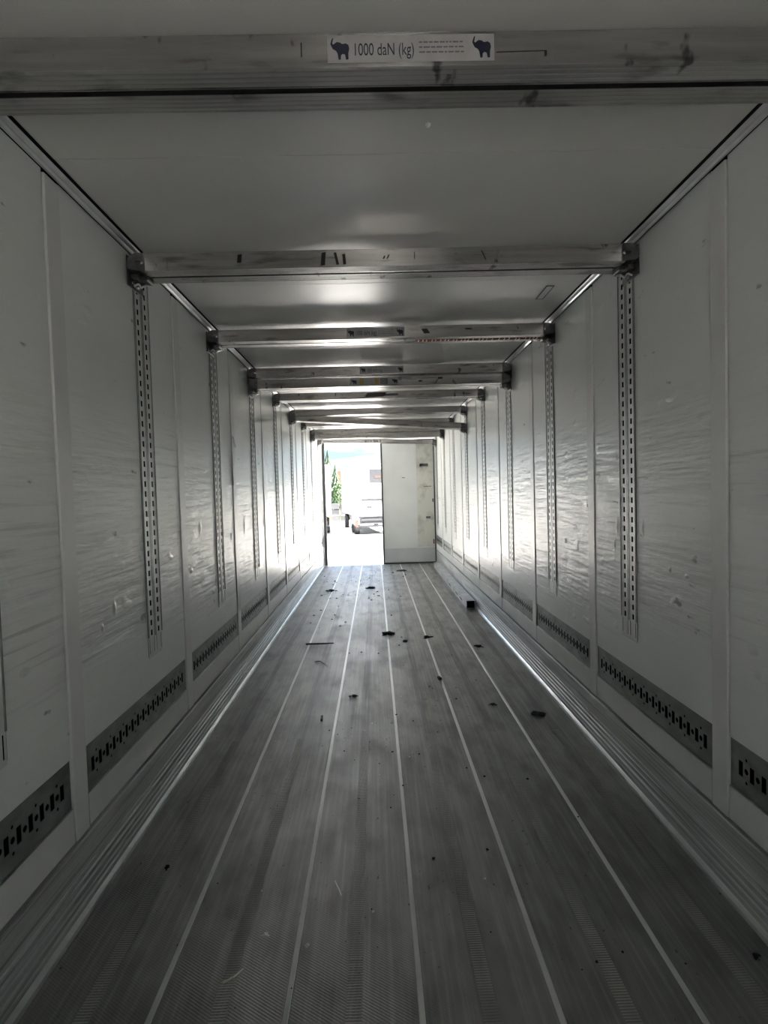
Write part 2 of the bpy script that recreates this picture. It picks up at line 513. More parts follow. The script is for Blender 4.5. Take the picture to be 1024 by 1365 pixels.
for y, z, ry, rz in ((1.78, 1.25, .012, .03), (1.85, 0.98, .03, .018), (1.75, 0.99, .012, .012), (2.38, 1.19, .014, .018), (2.90, 1.35, .02, .06), (2.62, 1.36, .014, .05),
                     (2.93, 1.25, .012, .045), (1.83, 0.90, .02, .015), (2.25, 1.18, .02, .012), (4.05, 1.40, .02, .05), (3.7, 1.2, .04, .02), (3.3, 1.45, .02, .012)):
    dent(wall_r, True, y, z, ry, rz)

# ceiling -------------------------------------------------------------
bm = bmesh.new(); box(bm, XL - 0.09, XR + 0.09, Y0, Y1 + 0.04, H + 0.014, H + 0.10)
ceiling = link('ceiling', finish(bm, 'ceiling', 'dark_gap'))
tag(ceiling, 'pale painted sheet ceiling of the trailer with faint cross seams', 'ceiling', kind='structure')
CP = 1.17
bm = bmesh.new(); box(bm, XL + 0.064, XR - 0.064, -CP / 2 + 0.0012, CP / 2 - 0.0012, H, H + 0.014, bev=0.0012)
cp_me = finish(bm, 'ceiling_panel', 'ceiling_paint')
y = 1.95 - 3 * CP + CP / 2
while y - CP / 2 < Y1:
    link('ceiling_panel', cp_me, ceiling, (0, y, 0)); y += CP
for nm, xs, sgn in (('corner_profile', XL, 1), ('corner_profile', XR, -1)):
    bm = bmesh.new()
    for u0, u1, zz in ((-0.002, 0.0062, -0.010), (0.0535, 0.0655, -0.004)):
        g = bmesh.new(); xa, xb = sorted((xs + sgn * u0, xs + sgn * u1)); box(g, xa, xb, Y0, Y1, H + zz, H + 0.016)
        link('rubber_seal', finish(g, 'rubber_seal', 'rubber_and_shade'), ceiling)
    pr = [(0.006, 0.016), (0.006, -0.006), (0.010, -0.014), (0.022, -0.017), (0.030, -0.010), (0.036, -0.012), (0.048, -0.008), (0.054, 0.0), (0.054, 0.016)]
    extrude_profile(bm, [(xs + sgn * p[0], H + p[1]) for p in pr], Y0, Y1)
    link('corner_profile', finish(bm, 'corner_profile', 'kick_aluminium' if False else 'bead_aluminium'), ceiling)
bm = bmesh.new()
holed(bm, rect(1.050, 1.098, 3.22, 3.44), [rect(1.055, 1.093, 3.225, 3.435)], lambda u, v, d: (u, v, H - 0.0035 + d), 0.0035)
box(bm, 1.0565, 1.0915, 3.2265, 3.4335, H - 0.003, H, mi=1)
link('access_cover', finish(bm, 'access_cover', ['seal_rubber', 'ceiling_paint']), ceiling)
bm = bmesh.new(); cyl(bm, (0.208, 1.80, H), (0.208, 1.80, H - 0.008), 0.010, 0.005, 10)
link('rivet', finish(bm, 'rivet', 'string_white'), ceiling)

# front bulkhead behind the camera, with an unseen opening added to let in near daylight -----------
bm = bmesh.new()
box(bm, XL - 0.06, -0.02, Y0 - 0.08, Y0, -0.1, H + 0.08)
box(bm, -0.02, XR + 0.06, Y0 - 0.08, Y0, 1.7, H + 0.08)
box(bm, 0.30, XR + 0.06, Y0 - 0.08, Y0, -0.1, 1.7)
tag(link('wall_front', finish(bm, 'wall_front', 'painted_strip')), 'white front bulkhead behind the viewpoint with an added daylight opening', 'wall', kind='structure')

# rear portal ---------------------------------------------------------
bm = bmesh.new()
box(bm, XL - 0.09, XL + 0.035, Y1, Y1 + 0.12, -0.10, H + 0.08)
box(bm, XR - 0.005, XR + 0.09, Y1, Y1 + 0.12, -0.10, H + 0.08)
box(bm, XL - 0.09, XR + 0.09, Y1, Y1 + 0.12, H - 0.055, H + 0.10)
frame = link('trim_1', finish(bm, 'trim_1', 'bead_aluminium'))
tag(frame, 'aluminium rear portal frame around the doorway', 'door frame', kind='structure')
bm = bmesh.new(); box(bm, XL + 0.035, XL + 0.095, Y1 + 0.02, Y1 + 0.07, 0.0, H - 0.055, bev=0.012)
link('door_seal', finish(bm, 'door_seal', 'seal_rubber'), frame)

DX0, DX1 = 0.145, XR - 0.005
door = empty('door_1', (DX1, Y1 + 0.03, -0.001))
tag(door, 'closed white right-hand rear door leaf with grey kick sheet and stained tape', 'door', kind='structure')
def dpart(name, x0, x1, y0, y1, z0, z1, m, parent=None, bev=0.0):
    bm = bmesh.new(); box(bm, x0 - DX1, x1 - DX1, y0, y1, z0, z1, bev=bev)
    return link(name, finish(bm, name, m), parent or door)
leaf = dpart('leaf_panel', DX0 + 0.035, DX1 - 0.02, 0.0, 0.07, 0.03, 2.70, 'door_white')
dpart('kick_sheet', DX0 + 0.037, DX1 - 0.022, -0.003, 0.0, 0.035, 0.34, 'door_kick', leaf, 0.001)
tape = dpart('stained_tape', 0.915, DX1 - 0.03, -0.002, 0.0, 0.36, 2.62, 'door_tape', leaf)
dpart('seal', DX0, DX0 + 0.036, -0.018, 0.075, 0.0, 2.70, 'seal_rubber', None, 0.01)
dpart('seal', DX1 - 0.022, DX1, -0.012, 0.075, 0.0, 2.70, 'seal_rubber', None, 0.004)
dpart('seal', DX0 + 0.034, DX1 - 0.02, -0.012, 0.075, 0.0, 0.034, 'seal_rubber', None, 0.008)
dpart('seal', DX0 + 0.034, DX1 - 0.02, -0.006, 0.075, 2.66, 2.70, 'seal_rubber', None, 0.008)
dpart('hinge_mark', DX1 - 0.060, DX1 - 0.035, -0.006, 0.0, 1.33, 1.40, 'seal_rubber', leaf)
dpart('hinge_mark', DX1 - 0.060, DX1 - 0.035, -0.006, 0.0, 2.38, 2.47, 'door_tape', leaf)
dpart('hinge_mark', DX1 - 0.060, DX1 - 0.035, -0.006, 0.0, 0.42, 0.52, 'lamp_red', leaf)
for x0, x1, z0, z1 in ((0.97, 1.04, 1.98, 2.26), (0.99, 1.17, 2.10, 2.16), (1.06, 1.23, 1.66, 1.675), (1.10, 1.2, 0.97, 1.02), (0.60, 0.66, 1.86, 1.875)):
    dpart('scuff_mark', x0, x1, -0.0035, -0.001, z0, z1, 'door_tape' if x1 - x0 < .08 and z1 - z0 > .1 else 'ink_grey', leaf)

# ------------------------------------------------------------------ decking beams
BD, BH = 0.150, 0.083
def beam_profile():
    p = [(0.0, BH), (0.0, 0.002)]
    def ribs(a, b):
        n = 4; st = (b - a) / n
        r = []
        for i in range(n):
            r += [(a + i * st + 0.002, 0.0), (a + (i + .6) * st, 0.0), (a + (i + .68) * st, 0.0025), (a + (i + .95) * st, 0.0025)]
        return r
    p += ribs(0.0, 0.066)
    p += [(0.066, 0.0), (0.066, 0.030), (0.085, 0.030), (0.085, 0.0)]
    p += ribs(0.085, BD - 0.002)
    p += [(BD, 0.0), (BD, BH), (BD - 0.004, BH + 0.002), (0.004, BH + 0.002)]
    return p

BX0, BX1 = XL + 0.075, XR - 0.075
bm = bmesh.new(); extrude_profile(bm, beam_profile(), BX0, BX1, axis='x'); body_me = finish(bm, 'beam_body', 'beam_aluminium')
bm = bmesh.new(); box(bm, BX0 + 0.01, BX1 - 0.01, 0.0662, 0.0848, 0.002, 0.0295); slot_me = finish(bm, 'slot_shade', 'rubber_and_shade')  # black filler that paints the groove's shade

def head_mesh():
    """left-hand steel head, local x=0 at the wall, pointing +x"""
    bm = bmesh.new()
    out_ = [(0.010, 0.028), (0.022, 0.066), (0.050, BH + 0.001), (0.092, BH + 0.001), (0.092, 0.0), (0.050, 0.004), (0.026, 0.010)]
    hole = [(0.052, 0.036), (0.058, 0.031), (0.086, 0.031), (0.090, 0.036), (0.090, 0.044), (0.086, 0.048), (0.058, 0.048), (0.052, 0.044)]
    holed(bm, out_, [hole], lambda u, v, d: (u, -0.006 + d, v), 0.006)
    extrude_profile(bm, [(0.010, 0.020), (0.022, 0.062), (0.050, BH - 0.003), (0.076, BH - 0.003), (0.076, 0.004), (0.030, 0.006)][::-1], 0.001, BD - 0.004, axis='y')
    return finish(bm, 'beam_head', ['head_steel'])
head_me = head_mesh()
def hook_mesh():
    bm = bmesh.new()
    box(bm, 0.008, 0.014, 0.0, 0.17, -0.062, BH - 0.002, bev=0.002)            # shoe against the track
    box(bm, 0.014, 0.050, 0.035, 0.150, -0.016, 0.004, bev=0.004)
    box(bm, 0.050, 0.085, 0.050, 0.130, -0.022, 0.001, bev=0.005)
    box(bm, 0.014, 0.034, 0.060, 0.100, -0.052, -0.014, bev=0.004)
    cyl(bm, (0.012, 0.045, -0.034), (0.070, 0.120, -0.020), 0.007, n=8)
    return finish(bm, 'lock_hook', ['head_steel'])
hook_me = hook_mesh()
def lever_mesh():
    bm = bmesh.new()
    pts = [(0.020, 0.050, -0.048), (0.040, 0.056, -0.036), (0.046, 0.070, -0.050), (0.066, 0.080, -0.034), (0.080, 0.110, -0.026)]
    for a, b in zip(pts, pts[1:]): cyl(bm, a, b, 0.005, n=8)
    return finish(bm, 'release_lever', ['lever_steel'])
lever_me = lever_mesh()

def elephant(x, w_, h_, y, z, parent):
    pts = [(0.16, 1.0), (0.10, .99), (0.03, .84), (.0, .72), (.06, .60), (.12, .50), (.20, .46), (.28, .42), (.36, .30), (.42, .0), (.53, .01),
           (.55, .20), (.64, .27), (.76, .24), (.81, .0), (.94, .02), (.94, .28), (.97, .40), (1.0, .52), (.95, .68), (.82, .75), (.62, .72), (.52, .79), (.34, .82), (.24, .76),
           (.15, .70), (.10, .76), (.13, .86)]
    bm = bmesh.new()
    extrude_profile(bm, [(x + p[0] * w_, z + p[1] * h_) for p in pts], y - 0.0006, y, axis='y')
    return link('elephant_emblem', finish(bm, 'elephant_emblem', 'ink_navy'), parent)

def text_mesh(name, body, size, m, parent, loc, sx=1.0):
    cu = bpy.data.curves.new(name, 'FONT')
    cu.body = body; cu.size = size; cu.extrude = 0.0003
    tmp = bpy.data.objects.new(name, cu)
    COL.objects.link(tmp)
    dg = bpy.context.evaluated_depsgraph_get()
    me = bpy.data.meshes.new_from_object(tmp.evaluated_get(dg))
    bpy.data.objects.remove(tmp)
    me.materials.clear(); me.materials.append(MATS[m])
    o = link(name, me, parent, loc, (PI / 2, 0, 0))
    o.scale = (sx, 1, 1)
    return o

def make_label(parent, x0, x1, full=True, mark=False):
    """rating label on the beam's front face; x in beam coordinates"""
    bm = bmesh.new(); box(bm, x0, x1, -0.0012, 0.0, 0.012, 0.076)
    lb = link('rating_label', finish(bm, 'rating_label', 'label_foil'), parent)
    lw = x1 - x0
    k = lw / 0.41
    elephant(x0 + 0.008, 0.046 * k, 0.052, -0.0013, 0.018, lb)
    elephant(x1 - 0.054 * k, 0.046 * k, 0.052, -0.0013, 0.018, lb)
    if not mark:
        text_mesh('load_rating', '1000 daN (kg)', 0.042, 'ink_navy', lb, (x0 + 0.062 * k, -0.0013, 0.028), 0.62 * k)
        bm = bmesh.new()
        rnd = random.Random(3)
        for i in range(3):
            xx = x0 + 0.225 * k
            while xx < x1 - 0.075 * k - (0.01 if i == 1 else 0):
                wd = rnd.uniform(0.005, 0.016) * k
                box(bm, xx, xx + wd, -0.0016, -0.0012, 0.056 - i * 0.012, 0.0595 - i * 0.012)
                xx += wd + 0.003
        f = link('fine_print', finish(bm, 'fine_print', 'ink_grey'), lb)
    else:
        for xa, xb in ((0.085, 0.125), (0.225, 0.262)):
            bm = bmesh.new(); box(bm, x0 + xa, x0 + xb, -0.002, -0.0012, 0.014, 0.074)
            link('yellow_sticker', finish(bm, 'yellow_sticker', 'sticker_yellow'), lb)
        text_mesh('stamped_letters', 'GI', 0.05, 'label_foil', lb, (x0 + 0.285, -0.0022, 0.026), 0.9)
        bm = bmesh.new(); box(bm, x0 + 0.278, x0 + 0.345, -0.0018, -0.0012, 0.018, 0.070)
        link('dark_sticker', finish(bm, 'dark_sticker', 'ink_grey'), lb)
    return lb

beam_boxes = []
def beam(Y, ztop, label, group='decking beams hung under the ceiling', ztop_right=None, heads=(True, True), dy_right=0.0):
    r = empty('decking_beam', (0, Y, ztop - BH))
    if ztop_right is not None:
        ang = math.atan2(ztop - ztop_right, XR - XL)
        r.location = (0, Y, 0)
        r.rotation_euler = (0, ang, 0)
        # height at x=0
        r.location.z = ztop - BH + (0 - XL) / (XR - XL) * (ztop_right - ztop)
    tag(r, label, 'beam', group)
    link('beam_body', body_me, r)
    link('slot_shade', slot_me, r)
    for side in (0, 1):
        if not heads[side]: continue
        if side == 0: loc, rot, off = (XL, 0, 0), (0, 0, 0), 0
        else: loc, rot = (XR, BD, 0), (0, 0, PI)
        hd = link('beam_head', head_me if side == 0 else head_me, r, loc, rot)
        if side == 1:
            hd.location = (XR, 0, 0); hd.rotation_euler = (0, 0, 0); hd.scale = (-1, 1, 1)
        hk = link('lock_hook', hook_me, r, (XL if side == 0 else XR, 0, 0)); hk.scale = (1 if side == 0 else -1, 1, 1)
        lv = link('release_lever', lever_me, r, (XL if side == 0 else XR, 0, 0)); lv.scale = (1 if side == 0 else -1, 1, 1)
    return r

ZT = 2.727
def by(k): return 1.400 + TPITCH * k
b0 = beam(by(0) - 0.015, 2.712, 'nearest aluminium decking beam, large elephant rating label across its middle')
make_label(b0, -0.086, 0.330)
b1 = beam(by(1), ZT, 'second decking beam from the viewpoint, no label, black scuffs near its middle')
b2 = beam(by(2), ZT, 'third decking beam, small elephant label and red band along its underside')
make_label(b2, -0.165, 0.240)
bm = bmesh.new(); box(bm, 0.32, 1.22, 0.060, 0.092, -0.004, 0.0)
rw = link('red_webbing', finish(bm, 'red_webbing', 'red_webbing'), b2)
bm = bmesh.new(); xx = 0.34
while xx < 1.2:
    box(bm, xx, xx + 0.008, 0.0585, 0.0595, -0.006, 0.0); box(bm, xx, xx + 0.008, 0.064, 0.088, -0.0046, -0.004); xx += random.uniform(0.022, 0.05)
st = link('white_stitching', finish(bm, 'white_stitching', 'white_webbing'), rw); st['kind'] = 'stuff'
b3 = beam(by(3), ZT + 0.012, 'upper beam of the nearer stacked pair, one pale label with two elephants')
make_label(b3, -0.105, 0.300)
b3b = beam(by(3) + 0.025, ZT - 0.088, 'lower beam of the nearer stacked pair, label with yellow stickers')
make_label(b3b, -0.195, 0.250, mark=True)
b4 = beam(by(4), ZT, 'single decking beam just behind the nearer stacked pair, dark smear at its centre')
b5 = beam(by(5), ZT, 'level beam directly above the beam that slopes down to the right')
b5b = beam(by(5) + 0.02, 2.668, 'decking beam sloping down to the right, its right end hung lower', ztop_right=2.488)
b6 = beam(by(6), ZT, 'single decking beam mostly hidden behind the sloping beam')
b7 = beam(by(7), ZT + 0.012, 'upper beam of the farthest stacked pair near the doorway')
b7b = beam(by(7) + 0.004, ZT - 0.080, 'lower beam of the farthest stacked pair near the doorway')
b8 = beam(by(8) + 0.05, 2.70, 'last thin beam tilted across the top of the doorway', ztop_right=2.62)
for xa, wd in ((-0.06, .02), (0.00, .03), (0.06, .03), (0.13, .025)):
    bm = bmesh.new(); box(bm, xa, xa + wd, -0.002, 0.0, 0.02, 0.06)
    link('dark_sticker', finish(bm, 'dark_sticker', 'ink_grey'), b8)
# black scuffs of their own shape on the second beam and smears elsewhere
def scuff(parent, items, m='plastic_black'):
    for x0, x1, z0, z1, sk in items:
        bm = bmesh.new()
        vs = [(x0, -0.0006, z0), (x1, -0.0006, z0 + 0.002), (x1 + sk, -0.0006, z1), (x0 + sk, -0.0006, z1 - 0.002)]
        a = [bm.verts.new(v) for v in vs]; b = [bm.verts.new((v[0], 0.0, v[2])) for v in vs]
        bm.faces.new(a); 
        for i in range(4): bm.faces.new((a[i], a[(i + 1) % 4], b[(i + 1) % 4], b[i]))
        link('scuff_mark', finish(bm, 'scuff_mark', m), parent)
scuff(b1, [(-0.225, -0.205, .010, .072, .006), (-0.15, -0.138, .012, .07, -.012), (-0.118, -0.104, .012, .062, -.004), (0.07, 0.078, .034, .05, .006),
           (0.088, 0.095, .034, .055, .008), (0.22, 0.223, .03, .065, .0), (0.50, 0.56, .045, .048, .01), (-0.62, -0.60, .03, .07, .004), (0.56, 0.565, .02, .065, -.02)])
scuff(b0, [(0.335, 0.46, .031, .035, 0), (0.456, 0.462, .020, .035, 0), (-0.152, -0.149, .026, .062, 0)], 'dirt_dark')
scuff(b2, [(0.36, 0.40, .06, .03, .02), (0.66, 0.70, .058, .052, .02)])
scuff(b3b, [(0.62, 0.66, .05, .07, 0), (0.59, 0.60, .01, .05, .02), (0.44, 0.47, .03, .045, 0)])
scuff(b4, [(-0.08, 0.14, .02, .07, .03), (-0.02, 0.30, .03, .05, 0)], 'ink_grey')

# beam lying on the floor by the right wall
lb = empty('decking_beam', (1.283, 7.05, 0.004), (0, 0, PI / 2))
tag(lb, 'hollow aluminium beam lying on the floor against the right wall', 'beam')
bm = bmesh.new()
Lb = 3.9
W2, H2, T2 = 0.115, 0.105, 0.006
def tube_box(bm, x0, x1, w_, h_, t_):
    outer = rect(0, w_, 0, h_); inner = rect(t_, w_ - t_, t_, h_ - t_)
    O0 = [bm.verts.new((x0, p[0], p[1])) for p in outer]; O1 = [bm.verts.new((x1, p[0], p[1])) for p in outer]
    I0 = [bm.verts.new((x0, p[0], p[1])) for p in inner]; I1 = [bm.verts.new((x1, p[0], p[1])) for p in inner]
    for i in range(4):
        j = (i + 1) % 4
        bm.faces.new((O0[i], O0[j], O1[j], O1[i])); bm.faces.new((I0[i], I0[j], I1[j], I1[i]))
        bm.faces.new((O0[i], O0[j], I0[j], I0[i])); bm.faces.new((O1[i], O1[j], I1[j], I1[i]))
tube_box(bm, 0, Lb, W2, H2, T2)
link('beam_tube', finish(bm, 'beam_tube', 'bead_aluminium'), lb)
bm = bmesh.new(); box(bm, 0.02, 0.05, T2, W2 - T2, T2, H2 - T2); link('hollow_shade', finish(bm, 'hollow_shade', 'rubber_and_shade'), lb)  # black block painting the dark inside the open tube end
for a in (0.35, 0.75, 1.5):
    bm = bmesh.new(); box(bm, a, a + 0.22, W2, W2 + 0.002, 0.030, 0.055, bev=0.0008); link('side_slot', finish(bm, 'side_slot', 'ink_grey'), lb)

# ------------------------------------------------------------------ litter on the floor
def clump(name, x, y, r, label, cat, m='dirt_dark', flat=0.35, bits=6):
    group = {'dirt': 'dirt clumps on the trailer floor', 'pebble': 'pebbles on the trailer floor', 'crumb': 'pebbles on the trailer floor'}[cat]
    rnd = random.Random(int(x * 1000) * 31 + int(y * 1000))
    bm = bmesh.new()
    n = bits + 1
    for i in range(n):
        rr = r * (0.62 if i == 0 else rnd.uniform(0.15, 0.40))
        a = rnd.uniform(0, 2 * PI); d = 0 if i == 0 else rnd.uniform(0.4, 1.0) * r
        c = Vector((math.cos(a) * d * 1.15, math.sin(a) * d, rr * flat * 0.8))
        res = bmesh.ops.create_icosphere(bm, subdivisions=2 if i == 0 else 1, radius=rr)
        for v in res['verts']:
            k = 1 + rnd.uniform(-0.28, 0.28)
            v.co = Vector((v.co.x * k, v.co.y * k, v.co.z * flat * k)) + c
            v.co.z = max(v.co.z, 0.0)
    o = link(name, finish(bm, name, m), None, (x, y, 0.0026))
    return tag(o, label, cat, group)

clump('dirt_clump', 0.116, 5.891, 0.075, 'largest dark dirt clump, on the middle joint line of the floor', 'dirt', bits=12)
clump('dirt_clump', 0.275, 5.60, 0.045, 'thin dark dirt smear just right of the largest clump', 'dirt', flat=0.2, bits=8)
clump('dirt_clump', 0.513, 5.72, 0.050, 'dark dirt clump on the second joint line right of the middle', 'dirt', bits=7)
clump('dirt_clump', 1.10, 3.66, 0.055, 'flat dark dirt patch near the foot of the right wall', 'dirt', flat=0.2, bits=10)
clump('dirt_clump', -0.739, 8.65, 0.075, 'rounded dark clump far down the left side of the floor', 'dirt', bits=5)
clump('dirt_clump', 0.994, 5.328, 0.045, 'small dark clump beyond the flat patch on the right side', 'dirt', flat=0.3, bits=5)
clump('dirt_clump', 0.497, 10.63, 0.10, 'farthest dark clump, in front of the closed door leaf', 'dirt', flat=0.2, bits=8)
clump('dirt_clump', -0.113, 8.80, 0.08, 'dark clump near the left-middle joint line far down the floor', 'dirt', flat=0.25, bits=8)
clump('dirt_clump', -0.20, 4.11, 0.035, 'row of dark crumbs between the two left-middle joint lines', 'dirt', flat=0.35, bits=8)
clump('dirt_clump', 0.815, 3.86, 0.030, 'little dark crumbs left of the flat patch by the right wall', 'dirt', flat=0.35, bits=7)
clump('pebble', -0.432, 1.877, 0.013, 'largest whitish pebble, low in the left foreground', 'pebble', 'pebble_pale', 0.7, 3)
clump('pebble', -0.278, 1.825, 0.011, 'pale pebble just right of the second joint line in the foreground', 'pebble', 'pebble_pale', 0.6, 2)
clump('pebble', -0.493, 2.094, 0.006, 'tiny white chip above the whitish pebble', 'pebble', 'pebble_pale', 0.6, 0)
clump('pebble', -0.926, 2.251, 0.015, 'dark pebble with pale fleck near the left foot of the wall', 'pebble', 'dirt_dark', 0.7, 3)
clump('pebble', 0.206, 2.242, 0.010, 'black crumb right of the middle joint line in the foreground', 'crumb', 'dirt_dark', 0.6, 2)
clump('pebble', 0.446, 2.286, 0.010, 'black crumb with chip on the second right joint line', 'crumb', 'dirt_dark', 0.6, 3)
clump('pebble', 1.215, 1.707, 0.014, 'black crumb near the right edge at the very bottom', 'crumb', 'dirt_dark', 0.6, 3)

def twig(name, pts, r, m, label, cat):
    bm = bmesh.new()
    for i, (a, b) in enumerate(zip(pts, pts[1:])):
        k0 = 1 - 0.5 * i / len(pts); k1 = 1 - 0.5 * (i + 1) / len(pts)
        cyl(bm, (a[0] - pts[0][0], a[1] - pts[0][1], a[2]), (b[0] - pts[0][0], b[1] - pts[0][1], b[2]), r * k0, r * k1, 6)
    o = link(name, finish(bm, name, m), None, (pts[0][0], pts[0][1], 0.0026 + r))
    return tag(o, label, cat, 'straws on the floor' if cat == 'straw' else None)
twig('wood_splinter', [(-0.76, 5.58, 0), (-0.62, 5.56, .004), (-0.47, 5.58, 0)], 0.010, 'wood_dark', 'long dark flat splinter lying across the left side of the floor', 'splinter')
twig('straw', [(-0.60, 4.98, 0), (-0.55, 4.98, .008), (-0.51, 4.90, .006), (-0.46, 4.82, 0)], 0.006, 'straw_pale', 'pale curled straw just nearer than the dark splinter', 'straw')
twig('straw', [(-0.535, 1.69, 0), (-0.505, 1.705, .002), (-0.478, 1.735, 0.003)], 0.0045, 'straw_pale', 'pale bent straw in the left foreground', 'straw')
twig('straw', [(-0.205, 2.13, 0), (-0.185, 2.08, 0.002), (-0.175, 2.05, 0)], 0.0028, 'straw_pale', 'thin pale straw above the pale pebble', 'straw')
def small_block(name, x, y, sx, sy, sz, m, label, cat, rz=0.0):
    bm = bmesh.new(); box(bm, -sx / 2, sx / 2, -sy / 2, sy / 2, 0, sz, bev=min(sx, sy, sz) * 0.25)
    o = link(name, finish(bm, name, m), None, (x, y, 0.0026), (0, 0, rz))
    return tag(o, label, cat)
small_block('plastic_peg', -0.412, 3.703, 0.016, 0.070, 0.020, 'plastic_black', 'short black peg lying left of the middle of the floor', 'peg', 0.05)
small_block('rubber_block', 0.494, 4.426, 0.030, 0.050, 0.022, 'plastic_black', 'small black block with pale edge on the second right joint line', 'block', 0.2)

# scattered crumbs nobody could count
bm = bmesh.new()
rnd = random.Random(11)
clusters = [(0.1, 3.5, .25, .5), (-0.1, 3.3, .2, .4), (0.3, 5.6, .3, .5), (0.0, 9.5, .9, 1.4), (-0.6, 7.0, .4, 1.0), (0.5, 4.3, .4, .6), (-0.4, 2.2, .5, .6), (0.5, 2.4, .6, .8), (0.1, 1.9, .9, .5), (0.0, 6, 1, 3.5), (-0.4, 9.2, .6, 1.2), (0.3, 10.3, .6, .8), (-0.3, 8.2, .5, .5)]
for i in range(360):
    cx, cy, sx, sy = clusters[rnd.randrange(len(clusters))]
    x = cx + rnd.gauss(0, sx * .6); yy = cy + rnd.gauss(0, sy * .6)
    if not (XL + 0.05 < x < XR - 0.18) or not (1.3 < yy < 11.4): continue
    if any(abs(x - o.location.x) < 0.16 and abs(yy - o.location.y) < 0.14 for o in COL.objects if o.name.startswith(('dirt_clump', 'pebble', 'straw'))): continue
    if -0.80 < x < -0.42 and 5.48 < yy < 5.65: continue
    if abs(x - 0.494) < 0.05 and abs(yy - 4.426) < 0.06 or abs(x + 0.412) < 0.04 and abs(yy - 3.703) < 0.06: continue
    r = (0.0012 + 0.0042 * rnd.random() ** 2.5) * (0.4 + min(yy, 10) * 0.34)
    mi = 0 if rnd.random() < 0.75 else 1
    res = bmesh.ops.create_icosphere(bm, subdivisions=1, radius=r)
    for v in res['verts']:
        v.co = Vector((v.co.x * rnd.uniform(.6, 1.4) + x, v.co.y * rnd.uniform(.6, 1.4) + yy, max(0.0, v.co.z * 0.6 + r * .4) + 0.0026))
    for v in res['verts']:
        for f in v.link_faces: f.material_index = mi
tag(link('floor_crumbs', finish(bm, 'floor_crumbs', ['dirt_dark', 'pebble_pale'])), 'fine dark and pale crumbs scattered over the trailer floor', 'crumbs', kind='stuff')

# thin white hooked string hanging on the left wall
cu = bpy.data.curves.new('string', 'CURVE'); cu.dimensions = '3D'; cu.bevel_depth = 0.0035; cu.bevel_resolution = 2
sp_ = cu.splines.new('POLY')
pp = [(4.52, 1.98), (4.47, 2.05), (4.43, 2.06), (4.40, 2.02), (4.395, 1.9), (4.40, 1.75), (4.41, 1.66)]
sp_.points.add(len(pp) - 1)
for i, (yy, zz) in enumerate(pp): sp_.points[i].co = (0, yy - 4.4, zz - 1.66, 1)
tmp = bpy.data.objects.new('t', cu); COL.objects.link(tmp)
me = bpy.data.meshes.new_from_object(tmp.evaluated_get(bpy.context.evaluated_depsgraph_get()))
bpy.data.objects.remove(tmp)
me.materials.clear(); me.materials.append(MATS['string_white'])
tag(link('string', me, None, (XL + 0.008, 4.4, 1.66)), 'thin white hooked string on the left wall beside the third track', 'string')

# ------------------------------------------------------------------ the yard outside
GZ = -0.95
bm = bmesh.new()
box(bm, -90, 90, -40, 170, GZ - 0.3, GZ)
tag(link('ground', finish(bm, 'ground', 'yard_gravel')), 'sunlit pale gravel yard behind the trailer', 'ground', kind='structure')

def wheel(parent, x, y, z, r=0.5, w_=0.3, name='wheel'):
    bm = bmesh.new()
    prof = [(0.0, r * .62), (0.0, r * .95), (0.03, r), (w_ - 0.03, r), (w_, r * .95), (w_, r * .62)]
    n = 24
    ringv = []
    for i in range(n):
        a = 2 * PI * i / n
        ringv.append([bm.verts.new((p[0] - w_ / 2, p[1] * math.cos(a), p[1] * math.sin(a))) for p in prof])
    for i in range(n):
        j = (i + 1) % n
        for k in range(len(prof) - 1):
            bm.faces.new((ringv[i][k], ringv[i][k + 1], ringv[j][k + 1], ringv[j][k]))
    t_ = link(name, finish(bm, name, 'tyre', True), parent, (x, y, z))
    bm = bmesh.new(); cyl(bm, (-w_ * .42, 0, 0), (w_ * .42, 0, 0), r * .62, n=20); cyl(bm, (-w_ * .5, 0, 0), (w_ * .5, 0, 0), r * .22, n=12)
    link('rim', finish(bm, 'rim', 'rim'), t_)
    return t_

def pbox(name, parent, x0, x1, y0, y1, z0, z1, m, bev=0.0):
    bm = bmesh.new(); box(bm, x0, x1, y0, y1, z0, z1, bev=bev)
    return link(name, finish(bm, name, m), parent)

# right-hand truck: box body seen from the end, cooling unit, dark under-run, mudguard
tr = empty('box_truck', (0.04, 32.2, GZ), (0, 0, math.radians(8)))
tag(tr, 'white box truck in the yard directly beyond the doorway', 'truck')
pbox('cargo_box', tr, -1.28, 1.28, 0, 9.0, 1.10, 4.22, 'truck_white', 0.05)
cu_ = pbox('cooling_unit', tr, -0.42, 1.15, -0.22, 0.0, 2.85, 4.0, 'truck_white', 0.05)
pbox('grille', cu_, -0.36, 0.55, -0.24, -0.215, 3.05, 3.88, 'truck_grey', 0.01)
pbox('grille', cu_, 0.60, 1.08, -0.24, -0.215, 3.05, 3.88, 'truck_grey', 0.01)
pbox('orange_mark', cu_, -0.05, 0.35, -0.25, -0.24, 3.38, 3.50, 'truck_orange')
pbox('hand_rail', tr, -0.85, 0.85, -0.10, -0.02, 2.00, 2.12, 'truck_grey', 0.02)
pbox('rub_strip', tr, -1.22, 1.22, -0.03, 0.0, 1.12, 1.20, 'rim')
pbox('name_plate', tr, -0.55, -0.25, -0.02, 0.0, 1.55, 1.72, 'rim')
pbox('chassis', tr, -0.95, 0.95, 0.15, 8.6, 0.62, 1.10, 'chassis_dark', 0.02)
pbox('under_run_bar', tr, -1.15, 1.2, 0.25, 0.37, 0.42, 0.56, 'chassis_dark', 0.02)
for zz in (0.62, 0.86):
    pbox('bumper_slat', tr, -0.85, 1.1, 0.05, 0.12, zz, zz + 0.10, 'rim', 0.01)
